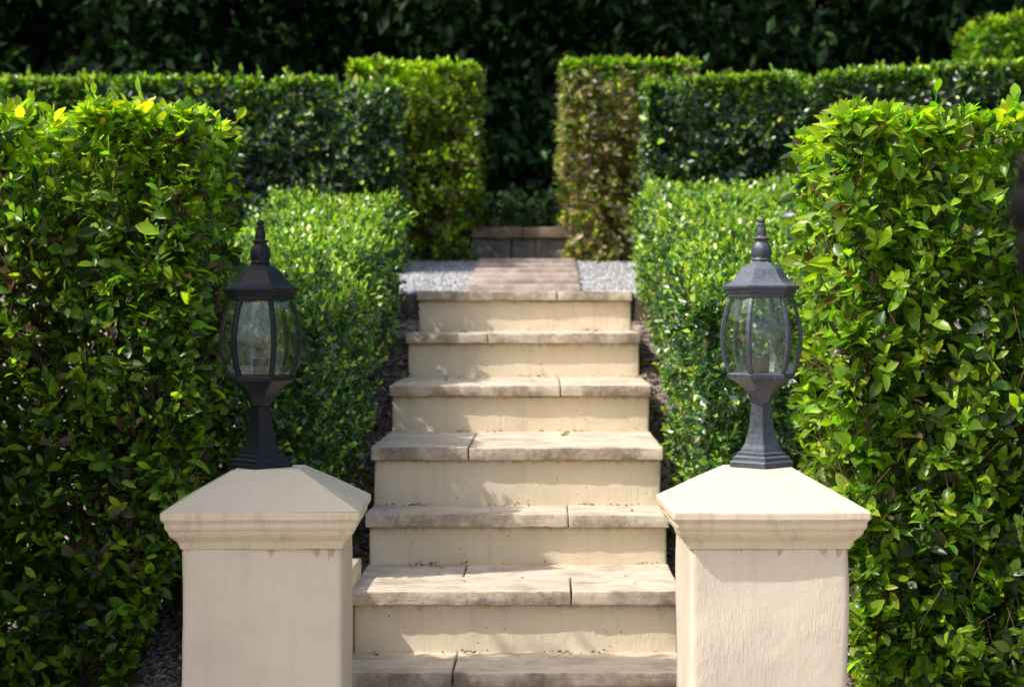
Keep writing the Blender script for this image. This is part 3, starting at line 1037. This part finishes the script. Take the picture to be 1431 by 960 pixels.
# ------------------------------------------------------------------ woodland behind (reads as one dark mass)
def woodland():
    rng = np.random.RandomState(77)
    Ps, Ds, Ns, Ls, Cs = [], [], [], [], []
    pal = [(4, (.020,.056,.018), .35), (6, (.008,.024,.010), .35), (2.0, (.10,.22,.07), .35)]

    rays = [np.array([x_, y_, zrel(z_)]) for x_, y_, z_ in ((-1.5, 13.5, 1.8), (-3.2, 13.6, 1.7), (-2.3, 13.6, 2.1), (-.1, 13.6, .6))]
    ts = np.array(TO_SUN[:])

    def sunhole(c):
        for p in rays:
            v = np.array(c) - p
            if np.linalg.norm(v - ts * v.dot(ts)) < 1.3 and v.dot(ts) > .6: return True
        return False

    def clump(c, rad, n, leaf):
        if leaf > .15 and c[1] < 16.1 and sunhole(c): return
        v = unit(rng.normal(size=(n, 3))) * (rng.rand(n, 1) ** .45)
        P = np.array(c) + v * np.array(rad)
        Ps.append(P)
        Ds.append(unit(v * .6 + rng.normal(size=(n, 3)) * .7 + np.array([0, 0, -.35])))
        Ns.append(unit(rng.normal(size=(n, 3)) * .6 + np.array([0, -.3, .9])))
        Ls.append(leaf * np.clip(1 + rng.normal(size=n) * .25, .5, 1.6))
        Cs.append(pick_colour(rng, n, pal))

    # understorey face seen over the hedges
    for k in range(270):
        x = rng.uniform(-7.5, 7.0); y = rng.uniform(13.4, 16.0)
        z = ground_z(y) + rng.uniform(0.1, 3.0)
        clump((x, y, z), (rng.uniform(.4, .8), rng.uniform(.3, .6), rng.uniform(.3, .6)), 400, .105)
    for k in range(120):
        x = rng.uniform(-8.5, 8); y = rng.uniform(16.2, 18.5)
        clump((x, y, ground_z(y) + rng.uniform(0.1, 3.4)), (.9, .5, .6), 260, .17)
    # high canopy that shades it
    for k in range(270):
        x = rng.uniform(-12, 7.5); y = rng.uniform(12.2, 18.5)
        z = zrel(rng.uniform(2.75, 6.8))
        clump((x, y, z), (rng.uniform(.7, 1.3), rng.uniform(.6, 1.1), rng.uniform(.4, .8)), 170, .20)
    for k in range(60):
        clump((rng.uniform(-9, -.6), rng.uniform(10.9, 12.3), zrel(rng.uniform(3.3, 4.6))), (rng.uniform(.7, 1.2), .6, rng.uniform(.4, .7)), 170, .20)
    P, D, N, L, C = map(np.concatenate, (Ps, Ds, Ns, Ls, Cs))
    o = leaves_object("woodland", P, D, N, L, L * .5, C, M_WOODLEAF, 'small', None, rng)
    tag(o, "dark shaded woodland foliage filling the background", "woodland", kind="stuff")
    bm = bmesh.new()
    rr = random.Random(5)
    for k in range(9):
        x, y = -9 + k * 2.1 + rr.uniform(-.6, .6), rr.uniform(15.2, 17.5)
        z = ground_z(y)
        tube(bm, [(x, y, z - .1), (x + .1, y - .1, z + 1.8), (x + rr.uniform(-.3, .3), y - .3, z + 4), (x + rr.uniform(-.6, .6), y - .8, z + 6)], [.17, .14, .11, .05], 8)
    t = link_bm("trunks", bm, M_TWIG, None, True); t.parent = o
    # ivy and low ferns on the bank behind the end wall
    n = 9000
    y = rng.uniform(11.1, 13.6, n); x = rng.uniform(-4.5, 4.5, n)
    z = np.array([ground_z(v) for v in y]) + rng.rand(n) * .16
    o = leaves_object("ivy_bank", np.stack([x, y, z], 1), unit(rng.normal(size=(n, 3)) + np.array([0, -.3, .1])), rng.normal(size=(n, 3)) * .5 + np.array([0, -.4, 1]),
                      np.full(n, .055), np.full(n, .04), pick_colour(rng, n, [(3, (.025,.06,.02), .3), (1, (.05,.10,.03), .3)]), M_WOODLEAF, 'small', None, rng)
    tag(o, "dark green ivy covering the bank behind the end wall", "ivy", kind="stuff")


woodland()


# ------------------------------------------------------------------ unseen shrubs added left of the frame to shade the left pier and hedge
def shade_shrub(c, rad, label, seed, n):
    rng = np.random.RandomState(seed)
    c = np.array(c); rad = np.array(rad)
    root = empty("added_shade_shrub", (c[0], c[1], 0))
    tag(root, label, "shrub")
    v = unit(rng.normal(size=(n, 3)))
    rr_ = (.55 + .45 * rng.rand(n) ** .5)
    P = c + v * rad * rr_[:, None]
    ok = P[:, 2] > .08
    PP, D, N, t = grow(rng, P[ok], unit(v[ok] / rad), 6, .08, .5, .7)
    o = leaves_object("crown", PP, D, N, np.full(len(PP), .075), np.full(len(PP), .04), pick_colour(rng, len(PP), PAL_TALL), M_TALL, 'mid', None, rng)
    to_parent(o, root)
    bm = bmesh.new()
    tube(bm, [(c[0], c[1], -.05), (c[0] + .02, c[1], c[2] * .6), (c[0], c[1] + .03, c[2] + rad[2] * .8)], [.04, .03, .01], 7)
    to_parent(link_bm("trunk", bm, M_TWIG, None, True), root)


shade_shrub((-2.05, 4.53, zrel(0.58)), (.45, .42, 1.58), "tall unseen evergreen shrub added to shade the left pier", 91, 2600)
shade_shrub((-2.02, 5.28, zrel(-.22)), (.44, .36, 1.1), "shorter unseen evergreen shrub added to shade the left tall hedge", 92, 1700)


# ------------------------------------------------------------------ loose ground cover near the steps
def scatter_bits():
    rng = np.random.RandomState(101)
    n = 9000
    x = np.concatenate([rng.uniform(-1.12, -.57, n // 2), rng.uniform(.39, 1.2, n // 2)])
    y = rng.uniform(5.3, 8.9, n)
    z = gz(x, y) + .012 + rng.rand(n) * .012
    pal = [(4, (.06, .04, .028), .4), (3, (.13, .085, .06), .35), (2.2, (.27, .19, .14), .3), (.6, (.42, .34, .28), .25), (.3, (.10, .13, .03), .3)]
    o = leaves_object("mulch", np.stack([x, y, z], 1), rng.normal(size=(n, 3)) * np.array([1, 1, .25]), rng.normal(size=(n, 3)) * .35 + np.array([0, -.2, 1]),
                      rng.uniform(.012, .042, n), rng.uniform(.006, .016, n), pick_colour(rng, n, pal), M_CHIP, 'mid', None, rng, fold=.1, curl=.3)
    tag(o, "bark mulch and fallen leaf litter on the beds beside the steps", "mulch", kind="stuff")
    # loose gravel stones on the landing
    bm = bmesh.new()
    bmesh.ops.create_icosphere(bm, subdivisions=1, radius=1)
    V = np.array([v.co[:] for v in bm.verts]); Fc = np.array([[v.index for v in f.verts] for f in bm.faces]); bm.free()
    n = 8500
    x = rng.uniform(-1.0, .8, n); y = rng.uniform(9.03, 10.85, n)
    keep = (x < -.355) | (x > .175); x, y = x[keep], y[keep]; n = len(x)
    s = rng.uniform(.004, .009, (n, 1, 1)) * rng.uniform(.7, 1.3, (n, 1, 3))
    z = np.array([land_z(v) for v in y]) + .004
    co = V[None] * s * (1 + .25 * rng.normal(size=(n, len(V), 1))) + np.stack([x, y, z], 1)[:, None, :]
    me = bpy.data.meshes.new("gravel_stones")
    me.from_pydata(co.reshape(-1, 3).tolist(), [], (Fc[None] + (np.arange(n) * len(V))[:, None, None]).reshape(-1, 3).tolist())
    ca = me.color_attributes.new("leafcol", 'FLOAT_COLOR', 'POINT')
    g = np.repeat(rng.uniform(.36, .72, n), len(V)); cc = np.stack([g, g * .985, g, np.ones_like(g)], 1).astype(np.float32)
    ca.data.foreach_set("color", cc.ravel())
    me.materials.append(M_PEBBLE)
    o = bpy.data.objects.new("gravel_stones", me); COL.objects.link(o)
    tag(o, "loose pale grey gravel beside the paved path", "gravel", kind="stuff")


scatter_bits()


def tread_litter():
    rng = np.random.RandomState(131)
    Ps = []
    for i, (Y, z, xl, xr, jj) in enumerate(STEPS[:-1]):
        n = 90
        yb = STEPS[i + 1][0] + OVER
        y = np.where(rng.rand(n) < .8, yb - np.abs(rng.normal(size=n)) * .022 - .004, rng.uniform(Y + .02, yb, n))
        x = rng.uniform(xl + .02, xr - .02, n)
        ok = np.sin(x * 19 + i * 2.0) + .6 * np.sin(x * 47 + i) > rng.rand(n) * 1.2 - .35
        Ps.append(np.stack([x, y, np.full(n, zrel(z) + .005)], 1)[ok])
    P = np.concatenate(Ps); n = len(P)
    o = leaves_object("leaf_litter", P, rng.normal(size=(n, 3)) * np.array([1, .6, .15]), rng.normal(size=(n, 3)) * .35 + np.array([0, -.2, 1]), rng.uniform(.006, .024, n),
                      rng.uniform(.004, .009, n), pick_colour(rng, n, [(4, (.06, .04, .025), .4), (2, (.20, .12, .06), .3), (1, (.12, .15, .04), .3)]), M_CHIP, 'mid', None, rng, fold=.2, curl=.5)
    tag(o, "crumbs of dry leaf and soil gathered at the backs of the treads", "litter", kind="stuff")


tread_litter()


def weed(x, y, z, s, seed, label):
    rng = np.random.RandomState(seed)
    n = 12
    P = np.tile(np.array([x, y, z]), (n, 1)) + rng.normal(size=(n, 3)) * np.array([.006, .004, 0])
    D = unit(rng.normal(size=(n, 3)) * np.array([.7, .5, .2]) + np.array([0, 0, 1]))
    o = leaves_object("weed", P, D, rng.normal(size=(n, 3)) + np.array([0, -1, .5]), rng.uniform(.5, 1, n) * s, np.full(n, s * .14),
                      pick_colour(rng, n, [(1, LIME, .2), (1, GREEN, .2)]), M_TALL, 'mid', None, rng)
    tag(o, label, "weed")


weed(at(788, 610, 7.2)[0], 7.2, zrel(-.469), .028, 3, "small green weed sprouting from the fourth stone tread")

# ------------------------------------------------------------------ iron gate post close to the camera at the right edge
gate = empty("gate_post", (0.40, 1.5, 0))
tag(gate, "black iron gate post out of focus at the right picture edge", "post")
xg = at(1447, 0, 1.5)[0]
bm = rough_box(xg, xg + .05, 1.475, 1.525, -.02, zrel(.17), bevel=.004, amp=0)
to_parent(link_bm("upright", bm, M_DARKMETAL), gate)
bm = bmesh.new()
lathe(bm, [(.012, 0), (.03, .004), (.032, .012), (.02, .02), (.028, .035), (.024, .055), (.01, .075), (.002, .085)], 16)
bmesh.ops.translate(bm, verts=bm.verts[:], vec=(xg + .025, 1.5, zrel(.17)))
to_parent(link_bm("finial", bm, M_DARKMETAL, None, True), gate)
bm = bmesh.new()
cz = at(0, 298, 1.5)[2]
for dz, rx, rz_ in ((.030, .016, .017), (.004, .021, .024), (-.028, .015, .022)):
    bmesh.ops.create_uvsphere(bm, u_segments=16, v_segments=10, radius=1.0,
                              matrix=Matrix.Translation((xg - .001, 1.5, cz + dz)) @ Matrix.Diagonal((rx, .016, rz_, 1)))
to_parent(link_bm("scroll_boss", bm, M_DARKMETAL, None, True), gate)
